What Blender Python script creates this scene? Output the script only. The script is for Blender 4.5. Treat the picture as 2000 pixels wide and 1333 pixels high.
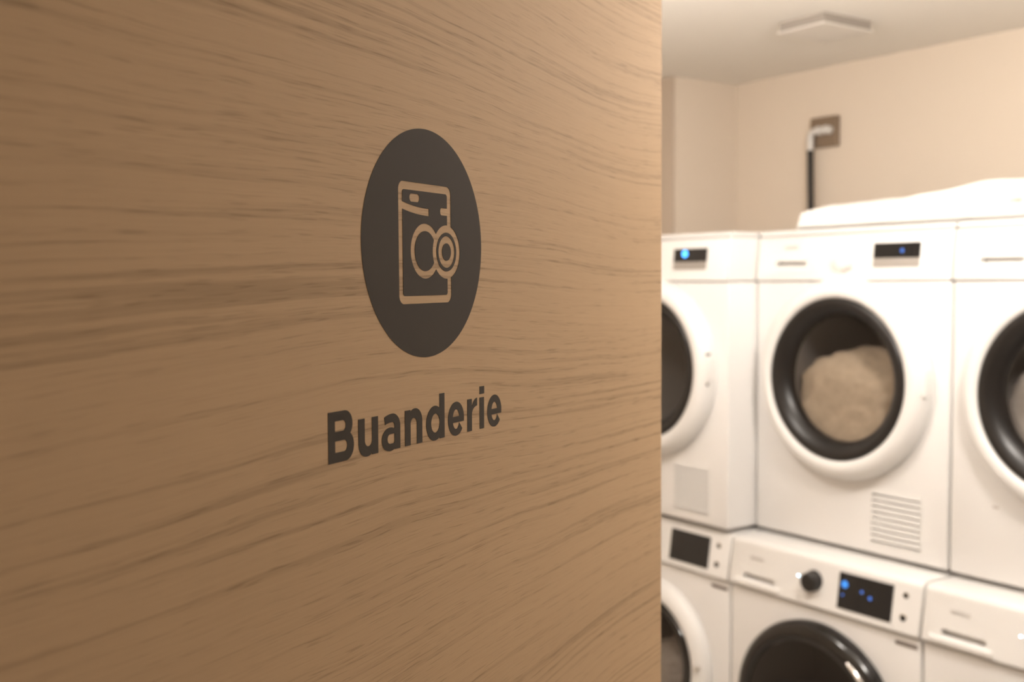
import bpy, bmesh, math, random
import numpy as np
from mathutils import Vector, Matrix, noise

random.seed(4)
S = bpy.context.scene
for o in list(bpy.data.objects):
    bpy.data.objects.remove(o)
COL = S.collection

# ------------------------------------------------------------------ camera
F_PX = 2150.04
YAW, PITCH, ROLL = -0.959569, 0.0558876, -0.0065006
CAM = Vector((2.15064, -2.35195, 1.57291))
fw = Vector((math.sin(YAW) * math.cos(PITCH), math.cos(YAW) * math.cos(PITCH), -math.sin(PITCH)))
rt = Vector((math.cos(YAW), -math.sin(YAW), 0))
up = rt.cross(fw)
r2 = math.cos(ROLL) * rt + math.sin(ROLL) * up
u2 = -math.sin(ROLL) * rt + math.cos(ROLL) * up
cd = bpy.data.cameras.new('camera')
cam = bpy.data.objects.new('camera', cd)
COL.objects.link(cam)
cam.matrix_world = Matrix(((r2.x, u2.x, -fw.x, CAM.x), (r2.y, u2.y, -fw.y, CAM.y), (r2.z, u2.z, -fw.z, CAM.z), (0, 0, 0, 1)))
cd.sensor_width = 36.0
cd.lens = F_PX / 2000 * 36
cd.clip_start = 0.02
cd.dof.use_dof = True
cd.dof.focus_distance = 0.775
cd.dof.aperture_fstop = 7.2
S.camera = cam

# ------------------------------------------------------------------ world, exposure
wd = bpy.data.worlds.new('world')
S.world = wd
wd.use_nodes = True
wd.node_tree.nodes['Background'].inputs[0].default_value = (1.0, 0.93, 0.85, 1)
wd.node_tree.nodes['Background'].inputs[1].default_value = 0.03
S.view_settings.view_transform = 'Standard'
S.view_settings.look = 'None'
S.view_settings.exposure = 0.60
S.view_settings.gamma = 1.0
S.view_settings.use_curve_mapping = False

# ------------------------------------------------------------------ lights: globe pendants added out of view to light the room (globes built below)
CEIL = 2.322
ADDED_LIGHT_COL = (1.0, 0.93, 0.86)
ADDED_LIGHTS = [  # x, y, globe centre height, emission strength, label
    (0.28, -1.05, 2.06, 37.0, 'added globe light out of view, in front of the left and middle machines'),
    (1.30, -0.68, 2.04, 66.0, 'added globe light out of view, in front of the rightmost machines'),
    (2.15, -3.30, 2.02, 0.3, 'dim added globe light out of view, in the corridor outside the door'),  # added as weak fill from the corridor side
]


# ------------------------------------------------------------------ materials
def new_mat(name):
    m = bpy.data.materials.new(name)
    m.use_nodes = True
    return m, m.node_tree, m.node_tree.nodes['Principled BSDF']


def simple(name, col, rough=0.5, metal=0.0, emit=None, es=0.0, coat=0.0, bump=0.0, bscale=200.0, var=0.0, spec=0.5):
    m, nt, b = new_mat(name)
    b.inputs['Base Color'].default_value = (*col, 1)
    b.inputs['Roughness'].default_value = rough
    b.inputs['Metallic'].default_value = metal
    b.inputs['Specular IOR Level'].default_value = spec
    if coat:
        b.inputs['Coat Weight'].default_value = coat
        b.inputs['Coat Roughness'].default_value = 0.05
    if emit:
        b.inputs['Emission Color'].default_value = (*emit, 1)
        b.inputs['Emission Strength'].default_value = es
    if bump or var:
        tc = nt.nodes.new('ShaderNodeTexCoord')
        nz = nt.nodes.new('ShaderNodeTexNoise')
        nz.inputs['Scale'].default_value = bscale
        nz.inputs['Detail'].default_value = 5
        nt.links.new(tc.outputs['Object'], nz.inputs['Vector'])
        if bump:
            bp = nt.nodes.new('ShaderNodeBump')
            bp.inputs['Strength'].default_value = bump
            bp.inputs['Distance'].default_value = 0.002
            nt.links.new(nz.outputs['Fac'], bp.inputs['Height'])
            nt.links.new(bp.outputs['Normal'], b.inputs['Normal'])
        if var:
            mx = nt.nodes.new('ShaderNodeMix')
            mx.data_type = 'RGBA'
            mx.inputs['A'].default_value = (*[c * (1 - var) for c in col], 1)
            mx.inputs['B'].default_value = (*[min(1, c * (1 + var)) for c in col], 1)
            nt.links.new(nz.outputs['Fac'], mx.inputs['Factor'])
            nt.links.new(mx.outputs['Result'], b.inputs['Base Color'])
    return m


def wood_mat():
    """pale oak laminate, grain along local X, wavy cathedral figure, short dark pores"""
    m, nt, b = new_mat('oak_laminate')
    N, L = nt.nodes, nt.links

    def mapping(src, sc, loc=(0, 0, 0)):
        mp = N.new('ShaderNodeMapping')
        mp.inputs['Scale'].default_value = sc
        mp.inputs['Location'].default_value = loc
        L.new(src, mp.inputs['Vector'])
        return mp.outputs['Vector']

    def nz(src, sc, detail=3, rough=0.5, loc=(0, 0, 0)):
        n = N.new('ShaderNodeTexNoise')
        n.inputs['Scale'].default_value = 1
        n.inputs['Detail'].default_value = detail
        n.inputs['Roughness'].default_value = rough
        L.new(mapping(src, sc, loc), n.inputs['Vector'])
        return n.outputs['Fac']

    def mth(op, a, bb=None, c=None):
        n = N.new('ShaderNodeMath')
        n.operation = op
        for i, v in enumerate((a, bb, c)):
            if v is None:
                continue
            if isinstance(v, (int, float)):
                n.inputs[i].default_value = v
            else:
                L.new(v, n.inputs[i])
        return n.outputs[0]

    def ramp(src, a, bb):
        n = N.new('ShaderNodeMapRange')
        n.interpolation_type = 'SMOOTHSTEP'
        n.inputs['From Min'].default_value = a
        n.inputs['From Max'].default_value = bb
        L.new(src, n.inputs['Value'])
        return n.outputs['Result']

    tc = N.new('ShaderNodeTexCoord')
    P = tc.outputs['Object']
    sx = N.new('ShaderNodeSeparateXYZ')
    L.new(P, sx.inputs[0])
    # bend the grain: broad figure + small wobble
    w1 = nz(P, (1.5, 1, 2.2), 1, 0.4, (3.1, 0, 0.7))
    w2 = nz(P, (4.5, 1, 9), 2, 0.5)
    arch = mth('MULTIPLY', mth('SUBTRACT', w1, 0.5), 0.085)
    wob = mth('MULTIPLY', mth('SUBTRACT', w2, 0.5), 0.010)
    v = mth('ADD', mth('ADD', sx.outputs['Z'], arch), wob)
    cb = N.new('ShaderNodeCombineXYZ')
    L.new(sx.outputs['X'], cb.inputs[0])
    L.new(v, cb.inputs[2])
    G = cb.outputs[0]
    rings = nz(G, (1.8, 1, 210), 2, 0.5)                # year rings: long thin dark lines
    zone = nz(G, (1.2, 1, 22), 2, 0.5, (2, 0, 1))       # where the rings show strongly
    broad = nz(G, (0.9, 1, 9), 2, 0.5, (0, 0, 4))       # broad light / dark zones
    pores = nz(G, (30, 1, 900), 1, 0.5, (5, 0, 0))      # short open pores
    fine = nz(G, (6, 1, 520), 3, 0.6, (9, 0, 2))
    ringd = mth('MULTIPLY', ramp(rings, 0.50, 0.68), mth('ADD', mth('MULTIPLY', ramp(zone, 0.35, 0.62), 0.8), 0.2))
    pored = mth('MULTIPLY', ramp(pores, 0.54, 0.68), mth('ADD', mth('MULTIPLY', ramp(rings, 0.42, 0.60), 0.8), 0.2))
    t = mth('ADD', mth('MULTIPLY', ringd, 0.42), mth('MULTIPLY', pored, 0.34))
    t = mth('ADD', t, mth('MULTIPLY', mth('SUBTRACT', broad, 0.5), 0.26))
    t = mth('ADD', t, mth('MULTIPLY', mth('SUBTRACT', fine, 0.5), 0.30))
    t = mth('ADD', t, 0.10)
    cr = N.new('ShaderNodeValToRGB')
    e = cr.color_ramp.elements
    e[0].position = 0.0
    e[0].color = (0.492, 0.341, 0.206, 1)
    e[1].position = 0.9
    e[1].color = (0.268, 0.178, 0.103, 1)
    L.new(t, cr.inputs['Fac'])
    L.new(cr.outputs['Color'], b.inputs['Base Color'])
    b.inputs['Roughness'].default_value = 0.72
    b.inputs['Specular IOR Level'].default_value = 0.07
    bp = N.new('ShaderNodeBump')
    bp.invert = True
    bp.inputs['Strength'].default_value = 0.25
    bp.inputs['Distance'].default_value = 0.0004
    L.new(pored, bp.inputs['Height'])
    L.new(bp.outputs['Normal'], b.inputs['Normal'])
    return m


def glass_mat(name, tint, alpha):
    """dark smoked glass: glossy coat over partly see-through tint"""
    m, nt, b = new_mat(name)
    b.inputs['Base Color'].default_value = (*tint, 1)
    b.inputs['Roughness'].default_value = 0.06
    b.inputs['Alpha'].default_value = alpha
    b.inputs['Specular IOR Level'].default_value = 0.35
    return m


def tile_mat():
    m, nt, b = new_mat('floor_tile')
    tc = nt.nodes.new('ShaderNodeTexCoord')
    br = nt.nodes.new('ShaderNodeTexBrick')
    br.offset = 0
    br.inputs['Scale'].default_value = 1
    br.inputs['Brick Width'].default_value = 0.6
    br.inputs['Row Height'].default_value = 0.6
    br.inputs['Mortar Size'].default_value = 0.003
    br.inputs['Color1'].default_value = (0.60, 0.56, 0.51, 1)
    br.inputs['Color2'].default_value = (0.57, 0.53, 0.485, 1)
    br.inputs['Mortar'].default_value = (0.4, 0.37, 0.34, 1)
    nt.links.new(tc.outputs['Object'], br.inputs['Vector'])
    nt.links.new(br.outputs['Color'], b.inputs['Base Color'])
    b.inputs['Roughness'].default_value = 0.4
    return m


M = dict(
    wall=simple('wall_paint', (0.80, 0.70, 0.59), 0.85, bump=0.08, bscale=180),
    stripb=simple('darker_beige_strip', (0.56, 0.47, 0.38), 0.7),  # darker beige for the strip added on the wall block
    ceil=simple('ceiling_paint', (0.90, 0.865, 0.81), 0.9, bump=0.05, bscale=150),
    floor=tile_mat(),
    wood=wood_mat(),
    vinyl=simple('charcoal_vinyl', (0.064, 0.053, 0.043), 0.8, bump=0.03, bscale=900, spec=0.08),
    white=simple('white_enamel', (0.735, 0.72, 0.705), 0.3, bump=0.01, bscale=60),
    plastic=simple('white_plastic', (0.735, 0.72, 0.70), 0.4, bump=0.02, bscale=300),
    black=simple('black_gloss_plastic', (0.011, 0.009, 0.008), 0.12),
    bezel=simple('black_satin_bezel', (0.012, 0.010, 0.009), 0.34, spec=0.4),
    blackm=simple('black_satin_plastic', (0.014, 0.012, 0.011), 0.4),
    screen=simple('black_screen', (0.010, 0.010, 0.011), 0.08),
    silver=simple('silver_plastic', (0.36, 0.33, 0.30), 0.4, metal=0.3),
    chrome=simple('chrome', (0.75, 0.73, 0.70), 0.12, metal=1.0),
    steel=simple('drum_steel', (0.55, 0.51, 0.47), 0.45, metal=0.6),
    rubber=simple('grey_rubber', (0.045, 0.042, 0.04), 0.6),
    print=simple('grey_print', (0.50, 0.46, 0.43), 0.6),
    printd=simple('dark_grey_print', (0.16, 0.13, 0.115), 0.6),
    glass=glass_mat('smoked_porthole_glass', (0.030, 0.025, 0.021), 0.17),
    glassd=glass_mat('dark_porthole_glass', (0.008, 0.0065, 0.0055), 0.96),
    cloth=simple('white_cotton', (0.86, 0.84, 0.81), 0.95, bump=0.35, bscale=220),
    clothb=simple('beige_laundry', (0.56, 0.435, 0.31), 0.95, bump=0.4, bscale=90, var=0.25),
    clothg=simple('grey_laundry', (0.50, 0.44, 0.39), 0.95, bump=0.4, bscale=90, var=0.2),
    tag=simple('beige_tag', (0.76, 0.68, 0.58), 0.8),
    blue=simple('blue_indicator', (0.02, 0.1, 0.3), 0.4, emit=(0.06, 0.36, 1.0), es=2.6),
    bluedim=simple('dim_blue_indicator', (0.02, 0.06, 0.2), 0.4, emit=(0.05, 0.17, 0.62), es=0.75),
    bluemid=simple('blue_display_symbol', (0.02, 0.08, 0.25), 0.4, emit=(0.03, 0.20, 0.62), es=1.1),
    cyan=simple('pale_blue_light', (0.3, 0.5, 0.6), 0.4, emit=(0.45, 0.78, 1.0), es=9.0),
    plate=simple('brushed_dark_plate', (0.27, 0.205, 0.15), 0.35, metal=0.4),
    hose=simple('black_hose_rubber', (0.025, 0.021, 0.018), 0.55),
    vent=simple('vent_plastic', (0.80, 0.76, 0.71), 0.6),
    ventd=simple('vent_gap_shade', (0.36, 0.32, 0.28), 0.8),  # dark grey stands for the shade in the gap above the cover
)


# ------------------------------------------------------------------ mesh helpers
def mk(name, bm, mat, parent=None, loc=None, smooth=None, recalc=True):
    if recalc:
        bmesh.ops.recalc_face_normals(bm, faces=bm.faces)
    me = bpy.data.meshes.new(name)
    bm.to_mesh(me)
    bm.free()
    if smooth is not None:
        for p in me.polygons:
            p.use_smooth = True
        me.set_sharp_from_angle(angle=math.radians(smooth))
    me.materials.append(M[mat])
    o = bpy.data.objects.new(name, me)
    COL.objects.link(o)
    if parent:
        o.parent = parent
    if loc:
        o.location = loc
    return o


def box(x0, x1, y0, y1, z0, z1, bev=0.0, seg=2, bm=None):
    b = bmesh.new()
    vs = [b.verts.new((x, y, z)) for x in (x0, x1) for y in (y0, y1) for z in (z0, z1)]
    for f in ((0, 1, 3, 2), (4, 6, 7, 5), (0, 4, 5, 1), (2, 3, 7, 6), (0, 2, 6, 4), (1, 5, 7, 3)):
        b.faces.new([vs[i] for i in f])
    bmesh.ops.recalc_face_normals(b, faces=b.faces)
    if bev:
        bmesh.ops.bevel(b, geom=list(b.edges), offset=bev, segments=seg, profile=0.5, affect='EDGES')
    if bm is None:
        return b
    me = bpy.data.meshes.new('t')
    b.to_mesh(me)
    b.free()
    bm.from_mesh(me)
    bpy.data.meshes.remove(me)
    return bm


def prism_x(prof, x0, x1, bev=0.0):
    """extrude a closed (y, z) profile along x"""
    b = bmesh.new()
    A = [b.verts.new((x0, y, z)) for y, z in prof]
    B = [b.verts.new((x1, y, z)) for y, z in prof]
    n = len(prof)
    b.faces.new(A)
    b.faces.new(B[::-1])
    for i in range(n):
        b.faces.new((A[i], B[i], B[(i + 1) % n], A[(i + 1) % n]))
    bmesh.ops.recalc_face_normals(b, faces=b.faces)
    if bev:
        es = [e for e in b.edges if (e.verts[0].co.x == e.verts[1].co.x)]
        bmesh.ops.bevel(b, geom=es, offset=bev, segments=2, profile=0.5, affect='EDGES')
    return b


def lathe(prof, cx, cz, n=72, closed=False):
    """revolve (radius, y) around the y axis at (cx, cz)"""
    b = bmesh.new()
    rings = []
    for r, y in prof:
        if r < 1e-6:
            rings.append([b.verts.new((cx, y, cz))])
        else:
            rings.append([b.verts.new((cx + r * math.cos(2 * math.pi * i / n), y, cz + r * math.sin(2 * math.pi * i / n))) for i in range(n)])
    pairs = list(zip(rings[:-1], rings[1:]))
    if closed:
        pairs.append((rings[-1], rings[0]))
    for A, B in pairs:
        for i in range(n):
            j = (i + 1) % n
            if len(A) == 1 and len(B) == 1:
                continue
            if len(A) == 1:
                b.faces.new((A[0], B[j], B[i]))
            elif len(B) == 1:
                b.faces.new((A[i], A[j], B[0]))
            else:
                b.faces.new((A[i], A[j], B[j], B[i]))
    return b


def tube(pts, rad, n=12, bm=None):
    b = bm or bmesh.new()
    pts = [Vector(p) for p in pts]
    rings = []
    ref = None
    for i, p in enumerate(pts):
        t = (pts[min(i + 1, len(pts) - 1)] - pts[max(i - 1, 0)]).normalized()
        if ref is None:
            ref = Vector((1, 0, 0)) if abs(t.x) < 0.9 else Vector((0, 1, 0))
        a = (ref - t * ref.dot(t)).normalized()
        ref = a
        c = t.cross(a)
        rr = rad[i] if isinstance(rad, (list, tuple)) else rad
        rings.append([b.verts.new(p + rr * (math.cos(2 * math.pi * k / n) * a + math.sin(2 * math.pi * k / n) * c)) for k in range(n)])
    for A, B in zip(rings[:-1], rings[1:]):
        for k in range(n):
            b.faces.new((A[k], A[(k + 1) % n], B[(k + 1) % n], B[k]))
    b.faces.new(rings[0][::-1])
    b.faces.new(rings[-1])
    return b


def cut(o, cutters):
    """subtract meshes (bmesh list) from object o for good"""
    dg = None
    for cbm in cutters:
        bmesh.ops.recalc_face_normals(cbm, faces=cbm.faces)
        me = bpy.data.meshes.new('cut')
        cbm.to_mesh(me)
        cbm.free()
        c = bpy.data.objects.new('cut', me)
        COL.objects.link(c)
        md = o.modifiers.new('b', 'BOOLEAN')
        md.operation = 'DIFFERENCE'
        md.solver = 'EXACT'
        md.object = c
        bpy.context.view_layer.update()
        dg = bpy.context.evaluated_depsgraph_get()
        new = bpy.data.meshes.new_from_object(o.evaluated_get(dg))
        o.modifiers.clear()
        o.data = new
        bpy.data.objects.remove(c)
    for p in o.data.polygons:
        p.use_smooth = True
    o.data.set_sharp_from_angle(angle=math.radians(32))


def thing(name, label, cat, loc=(0, 0, 0), group=None):
    o = bpy.data.objects.new(name, None)
    COL.objects.link(o)
    o.empty_display_size = 0.1
    o.location = loc
    return tag(o, label, cat, group)


def tag(o, label, cat, group=None):
    o['label'] = label
    o['category'] = cat
    if group:
        o['group'] = group
    return o


def struct(o, label=None):
    o['kind'] = 'structure'
    if label:
        o['label'] = label
    return o


def dup(root, loc, label, skip=()):
    r = root.copy()
    COL.objects.link(r)
    r.location = loc
    r['label'] = label
    for ch in list(root.children):
        if ch.name.split('.')[0] in skip:
            continue
        c = ch.copy()
        COL.objects.link(c)
        c.parent = r
        for g in list(ch.children):
            d = g.copy()
            COL.objects.link(d)
            d.parent = c
    return r


# ------------------------------------------------------------------ room shell
XL, XR, YB, YF = -0.885, 4.60, 0.85, -2.36
PIL = 0.525        # front of the wall block in the back left corner
struct(mk('floor', box(XL - 0.9, XR + 0.1, -4.3, YB + 0.1, -0.10, 0.0), 'floor'), 'grey tiled laundry room floor')
struct(mk('ceiling', box(XL - 0.9, XR + 0.1, -4.3, YB + 0.1, CEIL, CEIL + 0.1), 'ceil'), 'plain warm white ceiling')
struct(mk('wall_back', box(XL - 0.9, XR + 0.1, YB, YB + 0.1, 0, CEIL), 'wall'), 'warm off-white wall behind the stacked machines')
struct(mk('wall_left', box(XL - 0.30, XL, PIL, YB - 0.0005, 0, CEIL), 'wall'), 'off-white wall block beside the leftmost dryer')
struct(mk('wall_left_front', box(XL - 0.40, XL - 0.3005, YF, YB - 0.0005, 0, CEIL), 'wall'), 'off-white side wall of the laundry room')
struct(mk('wall_right', box(XR, XR + 0.1, -4.3, YB - 0.0005, 0, CEIL), 'wall'), 'off-white right wall of the laundry room')
struct(mk('added_dark_strip', box(XL - 0.10, XL - 0.003, PIL - 0.012, PIL - 0.0005, 0, CEIL, 0.002, 1), 'stripb'), 'darker beige vertical strip added on the front of the wall block')  # strip added to make this end of the wall block darker
DX0, DX1, DH = 1.675, 2.66, 2.13   # doorway
bw = box(XL - 0.3, DX0, YF - 0.12, YF, 0, CEIL)
box(DX1, XR - 0.0005, YF - 0.12, YF, 0, CEIL, bm=bw)
box(DX0, DX1, YF - 0.12, YF, DH, CEIL, bm=bw)
struct(mk('wall_front', bw, 'wall'), 'off-white wall with the doorway')
struct(mk('wall_corridor', box(XL - 0.9, XR + 0.1, -4.4, -4.3, 0, CEIL), 'wall'), 'corridor wall opposite the doorway')
struct(mk('wall_corridor_end', box(XL - 0.9, XL - 0.8, -4.3, YB, 0, CEIL), 'wall'), 'end wall of the corridor')
fr = box(DX0 - 0.0, DX0 + 0.018, YF - 0.121, YF + 0.001, 0, DH)
box(DX1 - 0.018, DX1, YF - 0.121, YF + 0.001, 0, DH, bm=fr)
box(DX0, DX1, YF - 0.121, YF + 0.001, DH - 0.018, DH, bm=fr)
struct(mk('trim_1', fr, 'plastic'), 'white door frame lining')
for lx, ly, lz, es, lab in ADDED_LIGHTS:  # unseen pendants, added to give the room and door their light
    t = thing('added_pendant_light', lab, 'ceiling light', (lx, ly, CEIL), 'added globe lights out of view')
    b = lathe([(0.0, 0.0), (0.050, 0.0), (0.052, 0.004), (0.050, 0.022), (0.0, 0.026)], 0, 0, 32)
    bmesh.ops.rotate(b, verts=b.verts, matrix=Matrix.Rotation(-math.pi / 2, 3, 'X'))
    mk('added_light_rose', b, 'plastic', t, smooth=40)
    mk('added_light_stem', tube([(0, 0, -0.024), (0, 0, lz - CEIL + 0.105)], 0.007), 'plastic', t, smooth=60)
    b = bmesh.new()
    bmesh.ops.create_uvsphere(b, u_segments=32, v_segments=20, radius=0.11)
    M['added_light_now'] = simple('added_globe_glow', (0.9, 0.88, 0.85), 0.4, emit=ADDED_LIGHT_COL, es=es)
    mk('added_light_globe', b, 'added_light_now', t, (0, 0, lz - CEIL), smooth=80)

# ------------------------------------------------------------------ flat shapes from implicit outlines (printed / cut vinyl)
def contours(fn, x0, x1, y0, y1, h):
    nx, ny = int((x1 - x0) / h) + 1, int((y1 - y0) / h) + 1
    xs, ys = x0 + h * np.arange(nx), y0 + h * np.arange(ny)
    X, Y = np.meshgrid(xs, ys, indexing='ij')
    V = fn(X, Y) + 1e-9          # negative inside
    I = V < 0
    code = I[:-1, :-1] * 1 + I[1:, :-1] * 2 + I[1:, 1:] * 4 + I[:-1, 1:] * 8
    cells = np.argwhere((code > 0) & (code < 15))

    def hp(i, j):   # crossing on the horizontal edge (i,j)-(i+1,j)
        a, b = V[i, j], V[i + 1, j]
        return (xs[i] + h * a / (a - b), ys[j])

    def vp(i, j):
        a, b = V[i, j], V[i, j + 1]
        return (xs[i], ys[j] + h * a / (a - b))
    T = {1: ((3, 0),), 2: ((0, 1),), 3: ((3, 1),), 4: ((1, 2),), 5: ((3, 2), (1, 0)), 6: ((0, 2),), 7: ((3, 2),),
         8: ((2, 3),), 9: ((2, 0),), 10: ((0, 3), (2, 1)), 11: ((2, 1),), 12: ((1, 3),), 13: ((1, 0),), 14: ((0, 3),)}
    nxt, pos = {}, {}
    for i, j in cells:
        i, j = int(i), int(j)
        ek = ((0, i, j), (1, i + 1, j), (0, i, j + 1), (1, i, j))
        for a, b in T[int(code[i, j])]:
            for e in (ek[a], ek[b]):
                if e not in pos:
                    pos[e] = hp(e[1], e[2]) if e[0] == 0 else vp(e[1], e[2])
            nxt[ek[a]] = ek[b]
    loops = []
    while nxt:
        s, e = nxt.popitem()
        lp = [s]
        while e != lp[0]:
            lp.append(e)
            e = nxt.pop(e)
        P = [pos[k] for k in lp]
        if len(P) < 8:
            continue
        out = [P[0]]
        for k in range(1, len(P)):      # drop collinear points
            a, b, c = out[-1], P[k], P[(k + 1) % len(P)]
            cr = abs((b[0] - a[0]) * (c[1] - a[1]) - (b[1] - a[1]) * (c[0] - a[0]))
            if cr > h * h * 0.02 and math.dist(a, b) > h * 0.3:
                out.append(b)
        loops.append(out)
    return loops


def vinyl(name, fn, ext, h, at, rotz, parent, unit=1.0, mat='vinyl'):
    """flat cut film standing in the local xz plane; at = (x, z)"""
    cu = bpy.data.curves.new(name, 'CURVE')
    cu.dimensions = '2D'
    cu.fill_mode = 'BOTH'
    cu.extrude = 0.00010
    cs, sn = math.cos(rotz), math.sin(rotz)
    for lp in contours(fn, *ext, h):
        sp = cu.splines.new('POLY')
        sp.points.add(len(lp) - 1)
        for p, (x, y) in zip(sp.points, lp):
            p.co = ((x * cs - y * sn) * unit + at[0], (x * sn + y * cs) * unit + at[1], 0, 1)
        sp.use_cyclic_u = True
    ob = bpy.data.objects.new('tmp', cu)
    COL.objects.link(ob)
    bpy.context.view_layer.update()
    me = bpy.data.meshes.new_from_object(ob.evaluated_get(bpy.context.evaluated_depsgraph_get()))
    bpy.data.objects.remove(ob)
    me.transform(Matrix(((1, 0, 0, 0), (0, 0, -1, -0.00012), (0, 1, 0, 0), (0, 0, 0, 1))))
    me.materials.clear()
    me.materials.append(M[mat])
    me.name = name
    o = bpy.data.objects.new(name, me)
    COL.objects.link(o)
    o.parent = parent
    return o


mn, mxm = np.minimum, np.maximum
def U(*a):
    r = a[0]
    for b in a[1:]:
        r = mn(r, b)
    return r
def Inter(*a):
    r = a[0]
    for b in a[1:]:
        r = mxm(r, b)
    return r
def Sub(a, b):
    return mxm(a, -b)
def RB(x, y, x0, x1, y0, y1, r=0.0, rs=None):
    """rounded box; rs = radii (left-bottom, right-bottom, right-top, left-top)"""
    cx, cy, hx, hy = (x0 + x1) / 2, (y0 + y1) / 2, (x1 - x0) / 2, (y1 - y0) / 2
    if rs:
        r = np.where(x < cx, np.where(y < cy, rs[0], rs[3]), np.where(y < cy, rs[1], rs[2]))
    qx, qy = np.abs(x - cx) - hx + r, np.abs(y - cy) - hy + r
    return np.hypot(mxm(qx, 0), mxm(qy, 0)) + mn(mxm(qx, qy), 0) - r
def EL(x, y, cx, cy, rx, ry):
    return (np.hypot((x - cx) / rx, (y - cy) / ry) - 1) * np.minimum(rx, ry)


def g_B(x, y):
    up_ = RB(x, y, 0, 25, 14.2, 31.3, rs=(0, 8.3, 8.3, 0))
    lo_ = RB(x, y, 0, 26.4, 0, 18.4, rs=(0, 9, 9, 0))
    return Sub(Sub(U(up_, lo_), RB(x, y, 6.8, 18, 18.9, 25.4, rs=(0, 3.1, 3.1, 0))), RB(x, y, 6.8, 19.4, 6.1, 13.1, rs=(0, 3.4, 3.4, 0)))
def g_u(x, y):
    o = RB(x, y, 0, 18.6, -0.6, 60, rs=(9.2, 9.2, 0, 0))
    o = Inter(Sub(o, RB(x, y, 6.9, 15, 5.8, 60, rs=(4.05, 4.05, 0, 0))), y - 24, np.where(x > 15, 1.0, -1.0) * 0 + (x - 18.6))
    o = Sub(o, Inter(6.9 - x, x - 15.0, 9.9 - y))
    return U(o, RB(x, y, 15, 21.9, 0, 24), RB(x, y, 0, 6.9, 8.6, 24))
def g_n(x, y):
    return g_u(21.8 - x, 24 - y)
def g_a(x, y):
    stem = RB(x, y, 15, 22, 0, 15.2)
    rx_o = np.where(x > 12.5, 9.5, 16.0)
    rx_i = np.where(x > 12.5, 2.6, 11.1)
    arch = Inter(EL(x, y, 12.5, 15, rx_o, 8.95), -EL(x, y, 12.5, 15, rx_i, 3.4), 15 - y, ((3 - x) * 5.0 + (22.2 - y) * 1.0) / 5.1)
    bowl = Inter(EL(x, y, 9.9, 7.2, 9.9, 7.85), x - 16)
    return U(Sub(U(bowl, Inter(stem, 14.9 - x)), RB(x, y, 6.7, 15, 4.2, 10.6, rs=(3.1, 1.6, 0.4, 3.1))), stem, arch)
def g_d(x, y):
    return U(Sub(Inter(EL(x, y, 11.6, 11.6, 11.6, 12.3), x - 20), EL(x, y, 12.3, 11.6, 5.8, 6.7)), Sub(RB(x, y, 18, 24.9, 0, 31.9), EL(x, y, 12.3, 11.6, 5.8, 6.7)))
def g_e(x, y):
    ring = Sub(EL(x, y, 11.5, 11.6, 11.5, 12.4), EL(x, y, 11.4, 11.3, 4.9, 7.15))
    bar = Inter(RB(x, y, 5, 22.9, 8.9, 13.2), EL(x, y, 11.5, 11.6, 11.5, 12.4))
    op = Inter(y - 8.9, ((18.1 - x) * 3.4 + (6.2 - y) * 3.1) / 4.6, 12 - x)
    return Sub(U(ring, bar), op)
def g_r(x, y):
    arm = Inter(EL(x, y, 15.2, 12.3, 9.6, 11.9), -EL(x, y, 15.2, 12.3, 8.3, 5.9), 12.3 - y, x - 14.9, 6 - x)
    return U(RB(x, y, 0, 6.8, 0, 24), arm)
def g_i(x, y):
    return U(RB(x, y, 0, 6.9, 0, 23.8), RB(x, y, 0, 7.2, 26.4, 32.2))


def g_disc(x, y):
    """emblem: disc of radius 1 with a washing machine pictogram cut out"""
    bar_mid = 0.276 + 0.045 * np.clip((0.05 - x) / 0.44, 0, 1) ** 2
    c1 = np.hypot(x + 0.02, y + 0.065)
    c2 = np.hypot(x - 0.345, y + 0.066)
    rect = Sub(RB(x, y, -0.45, 0.426, -0.524, 0.524, 0.075), RB(x, y, -0.386, 0.358, -0.455, 0.455, 0.028))
    bar = Inter(np.abs(y - bar_mid) - 0.032, x - 0.045, -0.42 - x)
    stub = RB(x, y, 0.239, 0.40, 0.262, 0.328, 0.026)
    pill = RB(x, y, -0.273, -0.113, 0.356, 0.426, 0.032)
    r1 = np.abs(c1 - 0.2085) - 0.033
    r2_ = np.abs(c2 - 0.2085) - 0.033
    r3 = np.abs(c2 - 0.111) - 0.032
    wood = U(Sub(U(rect, bar, stub, pill, r1), c2 - 0.2), r2_, r3)
    return Sub(np.hypot(x, y) - 1, wood)


# ------------------------------------------------------------------ the open door
DOOR_ANG = 2.05711667
HINGE = Vector((1.69997, -2.35489, 0))
door = struct(bpy.data.objects.new('door_1', None), 'oak laminate door standing open, with a charcoal laundry emblem and lettering')
COL.objects.link(door)
door.location = HINGE
door.rotation_euler = (0, 0, DOOR_ANG)
mk('leaf', box(0.0, 0.930, 0.0, 0.042, 0.012, 2.105, 0.0012, 2), 'wood', door)
CX, CZ, RR = 0.444, 1.5979, 0.07833
o = vinyl('emblem', g_disc, (-1.02, 1.02, -1.02, 1.02), 0.004, (CX, CZ), 0, door, RR)
o['label'] = 'charcoal disc with a cut-out washing machine pictogram'
for ch, fn, u0, zb in (('B', g_B, -115.6, -136.0), ('u', g_u, -84.2, -136.4), ('a', g_a, -58.1, -136.7), ('n', g_n, -30.1, -136.8), ('d', g_d, -3.0, -137.2),
                       ('e', g_e, 26.9, -137.5), ('r', g_r, 55.1, -137.7), ('i', g_i, 74.0, -137.9), ('e', g_e, 86.2, -138.0)):
    o = vinyl('letter', fn, (-2, 29, -3, 35), 0.16, (CX + u0 / 1000, CZ + zb / 1000), -0.006, door, 0.001)
    o['label'] = 'charcoal letter %s' % ch
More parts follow.
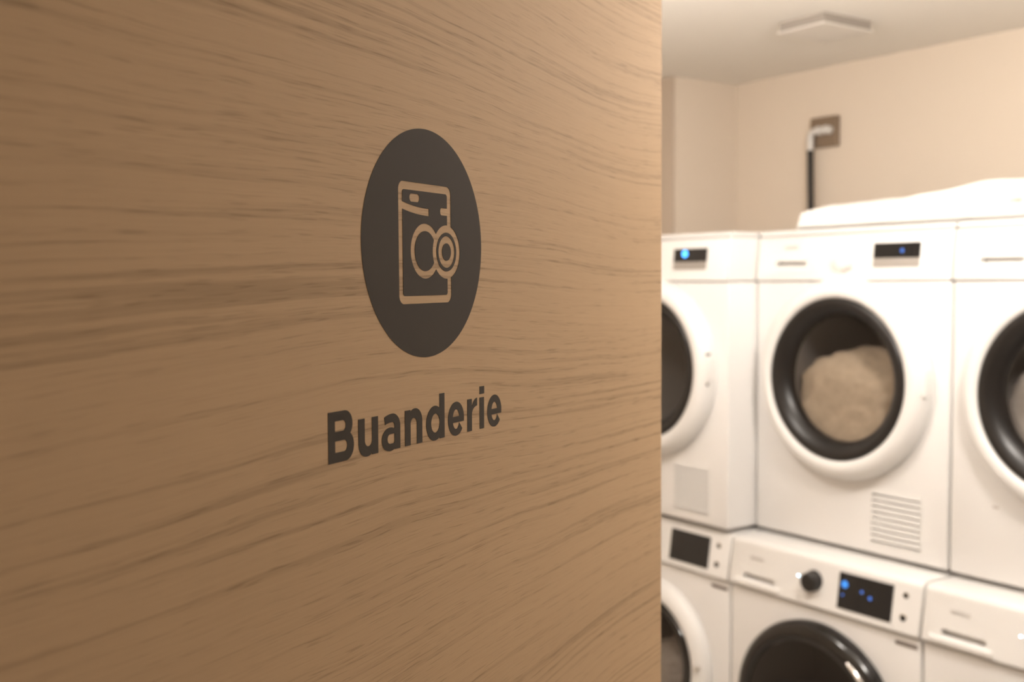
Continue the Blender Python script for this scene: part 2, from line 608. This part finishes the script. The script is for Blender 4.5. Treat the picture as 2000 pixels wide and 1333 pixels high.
# lever handle and hinges, below and outside the picture
b = lathe([(0, -0.010), (0.026, -0.010), (0.027, -0.006), (0.027, 0.0), (0, 0.0)], 0.87, 1.03, 32)
h = mk('handle_rose', b, 'chrome', door, smooth=40)
mk('handle_lever', tube([(0.87, -0.008, 1.03), (0.87, -0.045, 1.03), (0.862, -0.053, 1.03), (0.80, -0.055, 1.03), (0.75, -0.055, 1.03)], 0.009), 'chrome', h, smooth=50)
for z in (0.25, 1.05, 1.85):
    mk('hinge', tube([(-0.006, 0.006, z - 0.05), (-0.006, 0.006, z + 0.05)], 0.007), 'chrome', door, smooth=50)

# ------------------------------------------------------------------ machines
P = 0.6134                     # spacing along the row
WID = 0.606
X0M = 0.0035
DZ = 0.860                     # underside of the dryers

def brand(parent, x, z, y, size, mat):
    cu = bpy.data.curves.new('logo', 'FONT')
    cu.body = 'SIEMENS'
    cu.size = size
    cu.extrude = 0.0002
    cu.align_x = 'CENTER'
    ob = bpy.data.objects.new('tmp', cu)
    COL.objects.link(ob)
    bpy.context.view_layer.update()
    me = bpy.data.meshes.new_from_object(ob.evaluated_get(bpy.context.evaluated_depsgraph_get()))
    bpy.data.objects.remove(ob)
    me.transform(Matrix(((1, 0, 0, x), (0, 0, -1, y), (0, 1, 0, z), (0, 0, 0, 1))))
    me.materials.clear()
    me.materials.append(M[mat])
    o = bpy.data.objects.new('logo', me)
    COL.objects.link(o)
    o.parent = parent
    return o


def panel_y(z, z0, z1, lean):
    return lean * (z - z0) / (z1 - z0)


DH_, DSEAM, DLEAN = 0.842, 0.705, 0.013   # dryer height, panel seam, backward lean of the panel

def make_dryer():
    t = thing('tumble_dryer', '', 'dryer', (0, 0, 0), 'white tumble dryers stacked on the washing machines')
    cx, cz = 0.3035, 1.309 - DZ
    # body with a round opening
    body = mk('body', box(0, WID, 0.0, 0.60, 0.006, DSEAM - 0.003, 0.005, 2), 'white', t)
    cut(body, [lathe([(0, -0.1), (0.196, -0.1), (0.196, 0.40), (0, 0.40)], cx, cz, 64), box(0.388, 0.536, -0.05, 0.030, 0.036, 0.174)])
    mk('drum', lathe([(0.195, 0.006), (0.195, 0.36), (0.165, 0.39), (0, 0.395)], cx, cz, 64), 'steel', t, smooth=40)
    for fx in (0.05, WID - 0.05):
        for fy in (0.06, 0.54):
            b = lathe([(0, 0.0), (0.02, 0.0), (0.02, 0.006), (0, 0.006)], 0, 0, 16)
            bmesh.ops.rotate(b, verts=b.verts, matrix=Matrix.Rotation(math.pi / 2, 3, 'X'))
            mk('foot', b, 'rubber', t, (fx, fy, 0.0))
    # control panel, leaning back, with a drawer grip pocket
    z0, z1 = DSEAM, DH_ - 0.016
    prof = [(-0.005, z0 + 0.002), (DLEAN - 0.006, z1 - 0.008), (DLEAN - 0.003, z1 - 0.002), (DLEAN + 0.005, z1), (0.58, z1), (0.58, z0), (-0.003, z0)]
    pan = mk('control_panel', prism_x(prof, 0, WID, 0.003), 'plastic', t)
    cut(pan, [box(0.066, 0.172, -0.05, 0.022, 0.744, 0.757)])
    mk('top_cover', box(0, WID, DLEAN - 0.004, 0.60, DH_ - 0.0155, DH_, 0.005, 2), 'white', t)
    yp = lambda z: -0.005 + (DLEAN - 0.001) * (z - z0) / (z1 - z0)
    dr = mk('drawer', prism_x([(yp(0.724) - 0.0012, 0.724), (yp(0.743) - 0.0012, 0.743), (yp(0.743) + 0.004, 0.743), (yp(0.724) + 0.004, 0.724)], 0.03, 0.208), 'plastic', t)
    # display with a silver key strip
    za, zb, zc = 0.738, 0.7605, 0.7985
    x0, x1 = 0.386, 0.521
    mk('display', prism_x([(yp(zb) - 0.0018, zb), (yp(zc) - 0.0018, zc), (yp(zc) + 0.003, zc), (yp(zb) + 0.003, zb)], x0, x1, 0.0006), 'screen', t)
    mk('key_strip', prism_x([(yp(za) - 0.0018, za), (yp(zb) - 0.0018, zb - 0.0004), (yp(zb) + 0.003, zb - 0.0004), (yp(za) + 0.003, za)], x0, x1, 0.0006), 'silver', t)
    # programme knob
    zk = 0.755
    mk('knob', lathe([(0, yp(zk) - 0.020), (0.021, yp(zk) - 0.020), (0.0235, yp(zk) - 0.017), (0.025, yp(zk) + 0.004), (0, yp(zk) + 0.004)], 0.303, zk, 40), 'plastic', t, smooth=40)
    brand(t, 0.119, 0.790, yp(0.79) - 0.0006, 0.0125, 'print')
    # door
    d = mk('door', lathe([(0.262, -0.001), (0.264, -0.012), (0.260, -0.028), (0.250, -0.043), (0.236, -0.051), (0.224, -0.052), (0.214, -0.049), (0.209, -0.040),
                          (0.209, -0.001)], cx, cz, 96, True), 'plastic', t, smooth=50)
    mk('bezel', lathe([(0.2115, -0.044), (0.207, -0.050), (0.200, -0.0515), (0.190, -0.049), (0.176, -0.038), (0.166, -0.026), (0.163, -0.018), (0.163, -0.003), (0.2115, -0.003)],
                      cx, cz, 96, True), 'bezel', d, smooth=50)
    mk('porthole_glass', lathe([(0, -0.024), (0.06, -0.0235), (0.11, -0.0225), (0.150, -0.021), (0.1625, -0.020), (0.1625, -0.016), (0.150, -0.017), (0, -0.020)], cx, cz, 72), 'glass', d, smooth=60)
    # grip on the right of the ring
    g = mk('door_grip', box(0.546, 0.566, -0.040, -0.006, cz - 0.030, cz + 0.046, 0.006, 3), 'plastic', d, smooth=40)
    for zz in (cz - 0.034, cz + 0.050):
        mk('grip_end', box(0.548, 0.560, -0.036, -0.014, zz - 0.004, zz + 0.004, 0.001, 1), 'rubber', g)
    # ventilation grille, bottom right
    vx0, vx1, vz0, vz1 = 0.390, 0.534, 0.038, 0.172
    v = mk('vent_grille', box(vx0 - 0.004, vx1 + 0.004, -0.0012, 0.006, vz0 - 0.004, vz1 + 0.004), 'plastic', t)
    nsl = 9
    pitch = (vz1 - vz0) / nsl
    cut(v, [box(vx0, vx1, -0.02, 0.020, vz0 + k * pitch + 0.0, vz0 + k * pitch + pitch * 0.36) for k in range(nsl)])
    me = None
    for k in range(nsl):
        zz = vz0 + k * pitch + pitch * 0.36
        if me is None:
            s_ = mk('slat', prism_x([(-0.0035, 0.0), (-0.0015, pitch * 0.58), (0.004, pitch * 0.58), (0.004, 0.0)], vx0, vx1), 'plastic', v, (0, 0, zz))
            me = s_.data
        else:
            s_ = bpy.data.objects.new('slat', me)
            COL.objects.link(s_)
            s_.parent = v
            s_.location = (0, 0, zz)
    return t


def dot(parent, x, z, y, r, mat, name='indicator'):
    return mk(name, lathe([(0, y - 0.0012), (r * 0.8, y - 0.0012), (r, y - 0.0004), (r, y + 0.002), (0, y + 0.002)], x, z, 20), mat, parent)


dyp = lambda z: -0.005 + (DLEAN - 0.001) * (z - DSEAM) / (DH_ - 0.016 - DSEAM)
dry1 = make_dryer()
dry1.location = (X0M - P, -0.108, DZ)
dry1['label'] = 'leftmost white dryer, pushed forward of its neighbours, bright blue light on its display'
dry2 = dup(dry1, (X0M, 0, DZ), 'white dryer in the middle of the row, whole round door in view, under the cloth')
dry3 = dup(dry1, (X0M + P, 0, DZ), 'rightmost white dryer, cut off by the right edge of the picture')
dsp = {d: [c for c in d.children if c.name.startswith('display')][0] for d in (dry1, dry2, dry3)}
dot(dsp[dry1], 0.432, 0.783, dyp(0.783) - 0.0018, 0.0110, 'blue')
dot(dsp[dry2], 0.470, 0.778, dyp(0.778) - 0.0018, 0.005, 'bluedim')
# small badge below the ring of the middle dryer / mark on the right one
mk('badge', box(0.262, 0.276, -0.0015, 0.002, 0.190, 0.202, 0.001, 1), 'print', dry2)
mk('badge', box(0.108, 0.124, -0.0015, 0.002, 0.178, 0.184, 0.001, 1), 'print', dry3)


# ---- washing machines
WH, WSEAM, WLEAN = 0.858, 0.7216, 0.016
wyp = lambda z: -0.004 + WLEAN * (z - WSEAM) / (0.835 - WSEAM)


def make_washer(white_ring):
    t = thing('washing_machine', '', 'washing machine', (0, 0, 0), 'white washing machines under the dryers')
    cx, cz = 0.306, 0.432
    body = mk('body', box(0, WID, 0.006, 0.59, 0.014, WSEAM - 0.006, 0.005, 2), 'white', t)
    cut(body, [lathe([(0, -0.1), (0.16, -0.1), (0.16, 0.36), (0, 0.36)], cx, cz, 64)])
    mk('drum', lathe([(0.159, 0.010), (0.159, 0.33), (0.13, 0.352), (0, 0.355)], cx, cz, 64), 'steel', t, smooth=40)
    for fx in (0.05, WID - 0.05):
        for fy in (0.06, 0.54):
            b = lathe([(0, 0.0), (0.022, 0.0), (0.022, 0.014), (0, 0.014)], 0, 0, 16)
            bmesh.ops.rotate(b, verts=b.verts, matrix=Matrix.Rotation(math.pi / 2, 3, 'X'))
            mk('foot', b, 'rubber', t, (fx, fy, 0.0))
    zt = 0.838
    prof = [(-0.006, WSEAM + 0.003), (wyp(zt) - 0.001, zt - 0.004)]
    yc, zc, rr = wyp(zt) + 0.017, zt - 0.004, 0.018
    for k in range(1, 7):
        a = math.pi - k / 6 * math.pi / 2 * 0.98
        prof.append((yc + rr * math.cos(a), zc + rr * math.sin(a)))
    prof += [(0.12, zc + rr + 0.001), (0.12, WSEAM), (-0.003, WSEAM)]
    pan = mk('control_panel', prism_x(prof, 0, WID, 0.003), 'plastic', t)
    cut(pan, [box(0.050, 0.162, -0.05, 0.020, 0.7445, 0.7605, 0.004, 2)])
    mk('top_cover', box(0, WID, 0.121, 0.59, WSEAM, WH - 0.003, 0.004, 2), 'white', t)
    # drawer: proud lower lip that catches the light
    mk('drawer', prism_x([(wyp(0.726) - 0.002, 0.7255), (wyp(0.726) - 0.007, 0.730), (wyp(0.74) - 0.008, 0.739), (wyp(0.743) - 0.003, 0.7440), (0.010, 0.7440), (0.010, 0.7255)],
                         0.020, 0.180, 0.002), 'plastic', t)
    # display
    za, zb = 0.740, 0.829
    mk('display', prism_x([(wyp(za) - 0.004, za), (wyp(zb) - 0.004, zb), (wyp(zb) + 0.004, zb), (wyp(za) + 0.004, za)], 0.370, 0.529, 0.001), 'screen', t)
    for x, z, r in ((0.563, 0.812, 0.0085), (0.561, 0.758, 0.0105)):
        y = wyp(z)
        bt = mk('button', lathe([(0, y - 0.0035), (r * 0.7, y - 0.0035), (r * 0.78, y - 0.002), (r * 0.78, y + 0.003), (0, y + 0.003)], x, z, 24), 'blackm', t, smooth=40)
        mk('button_rim', lathe([(r * 0.80, y - 0.002), (r, y - 0.0012), (r, y + 0.003), (r * 0.80, y + 0.003)], x, z, 24, True), 'chrome', bt, smooth=40)
    y = wyp(0.786)
    kb = mk('knob', lathe([(0, y - 0.028), (0.021, y - 0.028), (0.0245, y - 0.025), (0.026, y - 0.004), (0.0285, y - 0.0015), (0.0285, y + 0.004), (0, y + 0.004)], 0.290, 0.787, 40), 'blackm', t, smooth=40)
    dot(kb, 0.240, 0.789, wyp(0.789), 0.0036, 'cyan', 'indicator')
    brand(t, 0.095, 0.800, wyp(0.80) - 0.0021, 0.0135, 'print')
    mk('label_strip', box(0.537, 0.598, 0.004, 0.008, 0.690, 0.699, 0.0008, 1), 'printd', t)
    # door
    if white_ring:
        d = mk('door', lathe([(0.234, 0.005), (0.234, -0.010), (0.229, -0.020), (0.212, -0.032), (0.196, -0.036), (0.188, -0.033), (0.186, 0.005)], cx, cz, 96, True), 'plastic', t, smooth=50)
        mk('bezel', lathe([(0.1865, -0.030), (0.182, -0.037), (0.170, -0.038), (0.152, -0.030), (0.146, -0.018), (0.146, 0.002), (0.1865, 0.002)], cx, cz, 96, True), 'black', d, smooth=50)
        mk('porthole_glass', lathe([(0, -0.030), (0.08, -0.029), (0.12, -0.026), (0.1455, -0.021), (0.1455, -0.017), (0, -0.026)], cx, cz, 72), 'glass', d, smooth=60)
        mk('latch', lathe([(0, -0.040), (0.007, -0.040), (0.009, -0.036), (0.009, -0.02), (0, -0.02)], 0.518, 0.452, 20), 'chrome', d, smooth=40)
    else:
        d = mk('door', lathe([(0.252, 0.005), (0.254, -0.012), (0.250, -0.026), (0.240, -0.036), (0.226, -0.041), (0.212, -0.042), (0.204, -0.038), (0.204, 0.005)], cx, cz, 96, True), 'black', t, smooth=50)
        mk('porthole_glass', lathe([(0, -0.052), (0.07, -0.051), (0.13, -0.047), (0.18, -0.041), (0.2035, -0.036), (0.2035, -0.030), (0, -0.046)], cx, cz, 72), 'glassd', d, smooth=60)
        g = [(cx + 0.226 * math.cos(a), -0.041, cz + 0.226 * math.sin(a)) for a in [math.radians(x) for x in range(36, 57, 4)]]
        mk('door_grip', tube(g, [0.004] + [0.0065] * (len(g) - 2) + [0.004], 10), 'chrome', d, smooth=50)
    return t


FY = -0.105
w1 = make_washer(True)
w1.location = (X0M - P, FY, 0)
w1['label'] = 'leftmost white washing machine with a dark blank display and pale door ring'
w2 = make_washer(False)
w2.location = (X0M, FY, 0)
w2['label'] = 'white washing machine with lit blue display, black knob and black door, below the middle dryer'
w3 = dup(w2, (X0M + P, FY, 0), 'rightmost white washing machine, only its drawer corner in view')
dsp2 = [c for c in w2.children if c.name.startswith('display')][0]
for x, z, r, m in ((0.3885, 0.800, 0.0095, 'bluemid'), (0.441, 0.793, 0.004, 'bluedim'), (0.466, 0.783, 0.0048, 'bluedim'), (0.385, 0.774, 0.003, 'bluedim')):
    dot(dsp2, x, z, wyp(z) - 0.004, r, m)


# ------------------------------------------------------------------ laundry
def lump(name, c, rx, ry, rz, seed, mat, amp=0.16, axis=None):
    b = bmesh.new()
    bmesh.ops.create_icosphere(b, subdivisions=5, radius=1)
    for v in b.verts:
        p = v.co.copy()
        n1 = noise.noise(p * 1.6 + Vector((seed, 0, 0)))
        n2 = abs(noise.noise(p * 3.7 + Vector((0, seed, 0))))
        n3 = noise.noise(p * 9 + Vector((0, 0, seed)))
        k = 1 + amp * n1 - amp * 0.9 * n2 + amp * 0.18 * n3
        q = Vector((p.x * rx * k, p.y * ry * k, p.z * rz * k)) + Vector(c)
        if axis:                      # the cloth is held by the drum wall and the glass
            ax, az, rad, ymin, ymax = axis
            dx, dz = q.x - ax, q.z - az
            d = math.hypot(dx, dz)
            lim = rad * (1 - 0.03 * abs(n3))
            if d > lim:
                q.x, q.z = ax + dx * lim / d, az + dz * lim / d
            q.y = min(max(q.y, ymin + 0.010 * n2), ymax)
        v.co = q - Vector(c)
    return mk(name, b, mat, None, c, smooth=80)


cz = 1.309
DX = X0M + 0.3035
tag(lump('laundry_bundle', (DX - 0.01, 0.085, cz - 0.090), 0.225, 0.095, 0.165, 3.3, 'clothb', axis=(DX, cz, 0.188, 0.008, 0.34)), 'beige laundry bundle behind the glass of the middle dryer', 'laundry', 'laundry in the machines')
tag(lump('laundry_bundle', (DX + P, 0.085, cz - 0.06), 0.215, 0.095, 0.190, 8.1, 'clothg', axis=(DX + P, cz, 0.188, 0.008, 0.34)), 'grey laundry bundle behind the glass of the right dryer', 'laundry', 'laundry in the machines')
tag(lump('laundry_bundle', (X0M - P + 0.306, -0.01, 0.375), 0.135, 0.085, 0.085, 5.7, 'clothg', axis=(X0M - P + 0.306, 0.432, 0.150, -0.088, 0.2)), 'grey laundry bundle inside the leftmost washing machine', 'laundry', 'laundry in the machines')


def blanket():
    """white folded cloth lying along the tops of the dryers"""
    b = bmesh.new()
    nx, nc = 150, 56
    xa, xb = 0.105, 1.26
    zt = DZ + DH_ + 0.0005
    rows = []
    for i in range(nx + 1):
        u = i / nx
        x = xa + (xb - xa) * u
        pts_h = [(0.105, 0.058), (0.20, 0.068), (0.36, 0.071), (0.45, 0.074), (0.56, 0.088), (0.64, 0.099), (0.74, 0.101), (0.90, 0.092), (1.26, 0.07)]
        hgt = np.interp(x, [q[0] for q in pts_h], [q[1] for q in pts_h])
        e = min(1.0, (x - xa) / 0.03, (xb - x) / 0.03)
        k = math.sqrt(max(0.0, 1 - (1 - e) ** 2))
        k = 0.35 + 0.65 * k
        row = []
        y0, y1 = 0.035, 0.50
        for j in range(nc):
            a = 2 * math.pi * j / nc
            ca, sa = math.cos(a), math.sin(a)
            sy = math.copysign(abs(ca) ** 0.35, ca)
            sz = math.copysign(abs(sa) ** 0.45, sa)
            y = (y0 + y1) / 2 + (y1 - y0) / 2 * sy * (0.93 + 0.07 * k)
            z = zt + hgt * k * (sz * 0.5 + 0.5)
            q = Vector((x * 5, y * 6, z * 9))
            f = 0.5 + 0.5 * sz
            z += f * (0.008 * noise.noise(q) + 0.004 * noise.noise(q * 2.7))
            yy = y + 0.006 * noise.noise(q * 1.7 + Vector((7, 0, 0))) - 0.004 * math.sin((z - zt) / 0.018 * math.pi) * (1 if ca < 0 else -1)
            row.append(b.verts.new((x, max(0.02, yy), max(zt, z))))
        rows.append(row)
    for A, B in zip(rows[:-1], rows[1:]):
        for j in range(nc):
            b.faces.new((A[j], A[(j + 1) % nc], B[(j + 1) % nc], B[j]))
    b.faces.new(rows[0][::-1])
    b.faces.new(rows[-1])
    return mk('folded_blanket', b, 'cloth', None, None, smooth=60)


bl = tag(blanket(), 'thick white folded cloth lying on top of the dryers', 'cloth')
mk('care_tag', box(0.745, 0.775, 0.0135, 0.0165, 1.748, 1.768, 0.0008, 1), 'tag', bl)

# ------------------------------------------------------------------ wall plate, hose
t = thing('wall_outlet_plate', 'dark square plate with two pale round fittings high on the back wall', 'wall fitting', (-0.450, YB, 2.090))
mk('plate', box(-0.058, 0.058, -0.022, 0.0, -0.054, 0.054, 0.003, 2), 'plate', t)
for x in (-0.003, 0.030):
    mk('round_fitting', lathe([(0, -0.052), (0.012, -0.052), (0.015, -0.047), (0.015, -0.0225), (0, -0.0225)], x, 0.004, 28), 'plastic', t, smooth=40)
el = [(-0.012, -0.036, 0.006), (-0.030, -0.036, 0.004), (-0.041, -0.036, -0.006), (-0.044, -0.036, -0.022), (-0.044, -0.036, -0.062)]
mk('elbow', tube(el, 0.0115, 14), 'plastic', t, smooth=60)
hs = [(-0.494, YB - 0.036, 2.028), (-0.493, YB - 0.036, 1.98), (-0.490, YB - 0.038, 1.92), (-0.485, YB - 0.042, 1.85), (-0.476, YB - 0.050, 1.74), (-0.470, YB - 0.06, 1.60), (-0.47, YB - 0.06, 1.2), (-0.47, YB - 0.06, 0.90)]
tag(mk('hose', tube(hs, 0.0122, 14), 'hose', None, None, smooth=60), 'black hose hanging down the back wall from the square plate', 'hose')

# ------------------------------------------------------------------ ceiling vent
t = thing('ceiling_vent', 'square white ceiling vent with a lowered cover plate near the back wall', 'vent', (-0.005, 0.29, CEIL))
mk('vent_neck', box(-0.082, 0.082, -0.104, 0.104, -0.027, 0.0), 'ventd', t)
mk('vent_cover', box(-0.088, 0.088, -0.110, 0.110, -0.0315, -0.027, 0.0015, 2), 'vent', t)
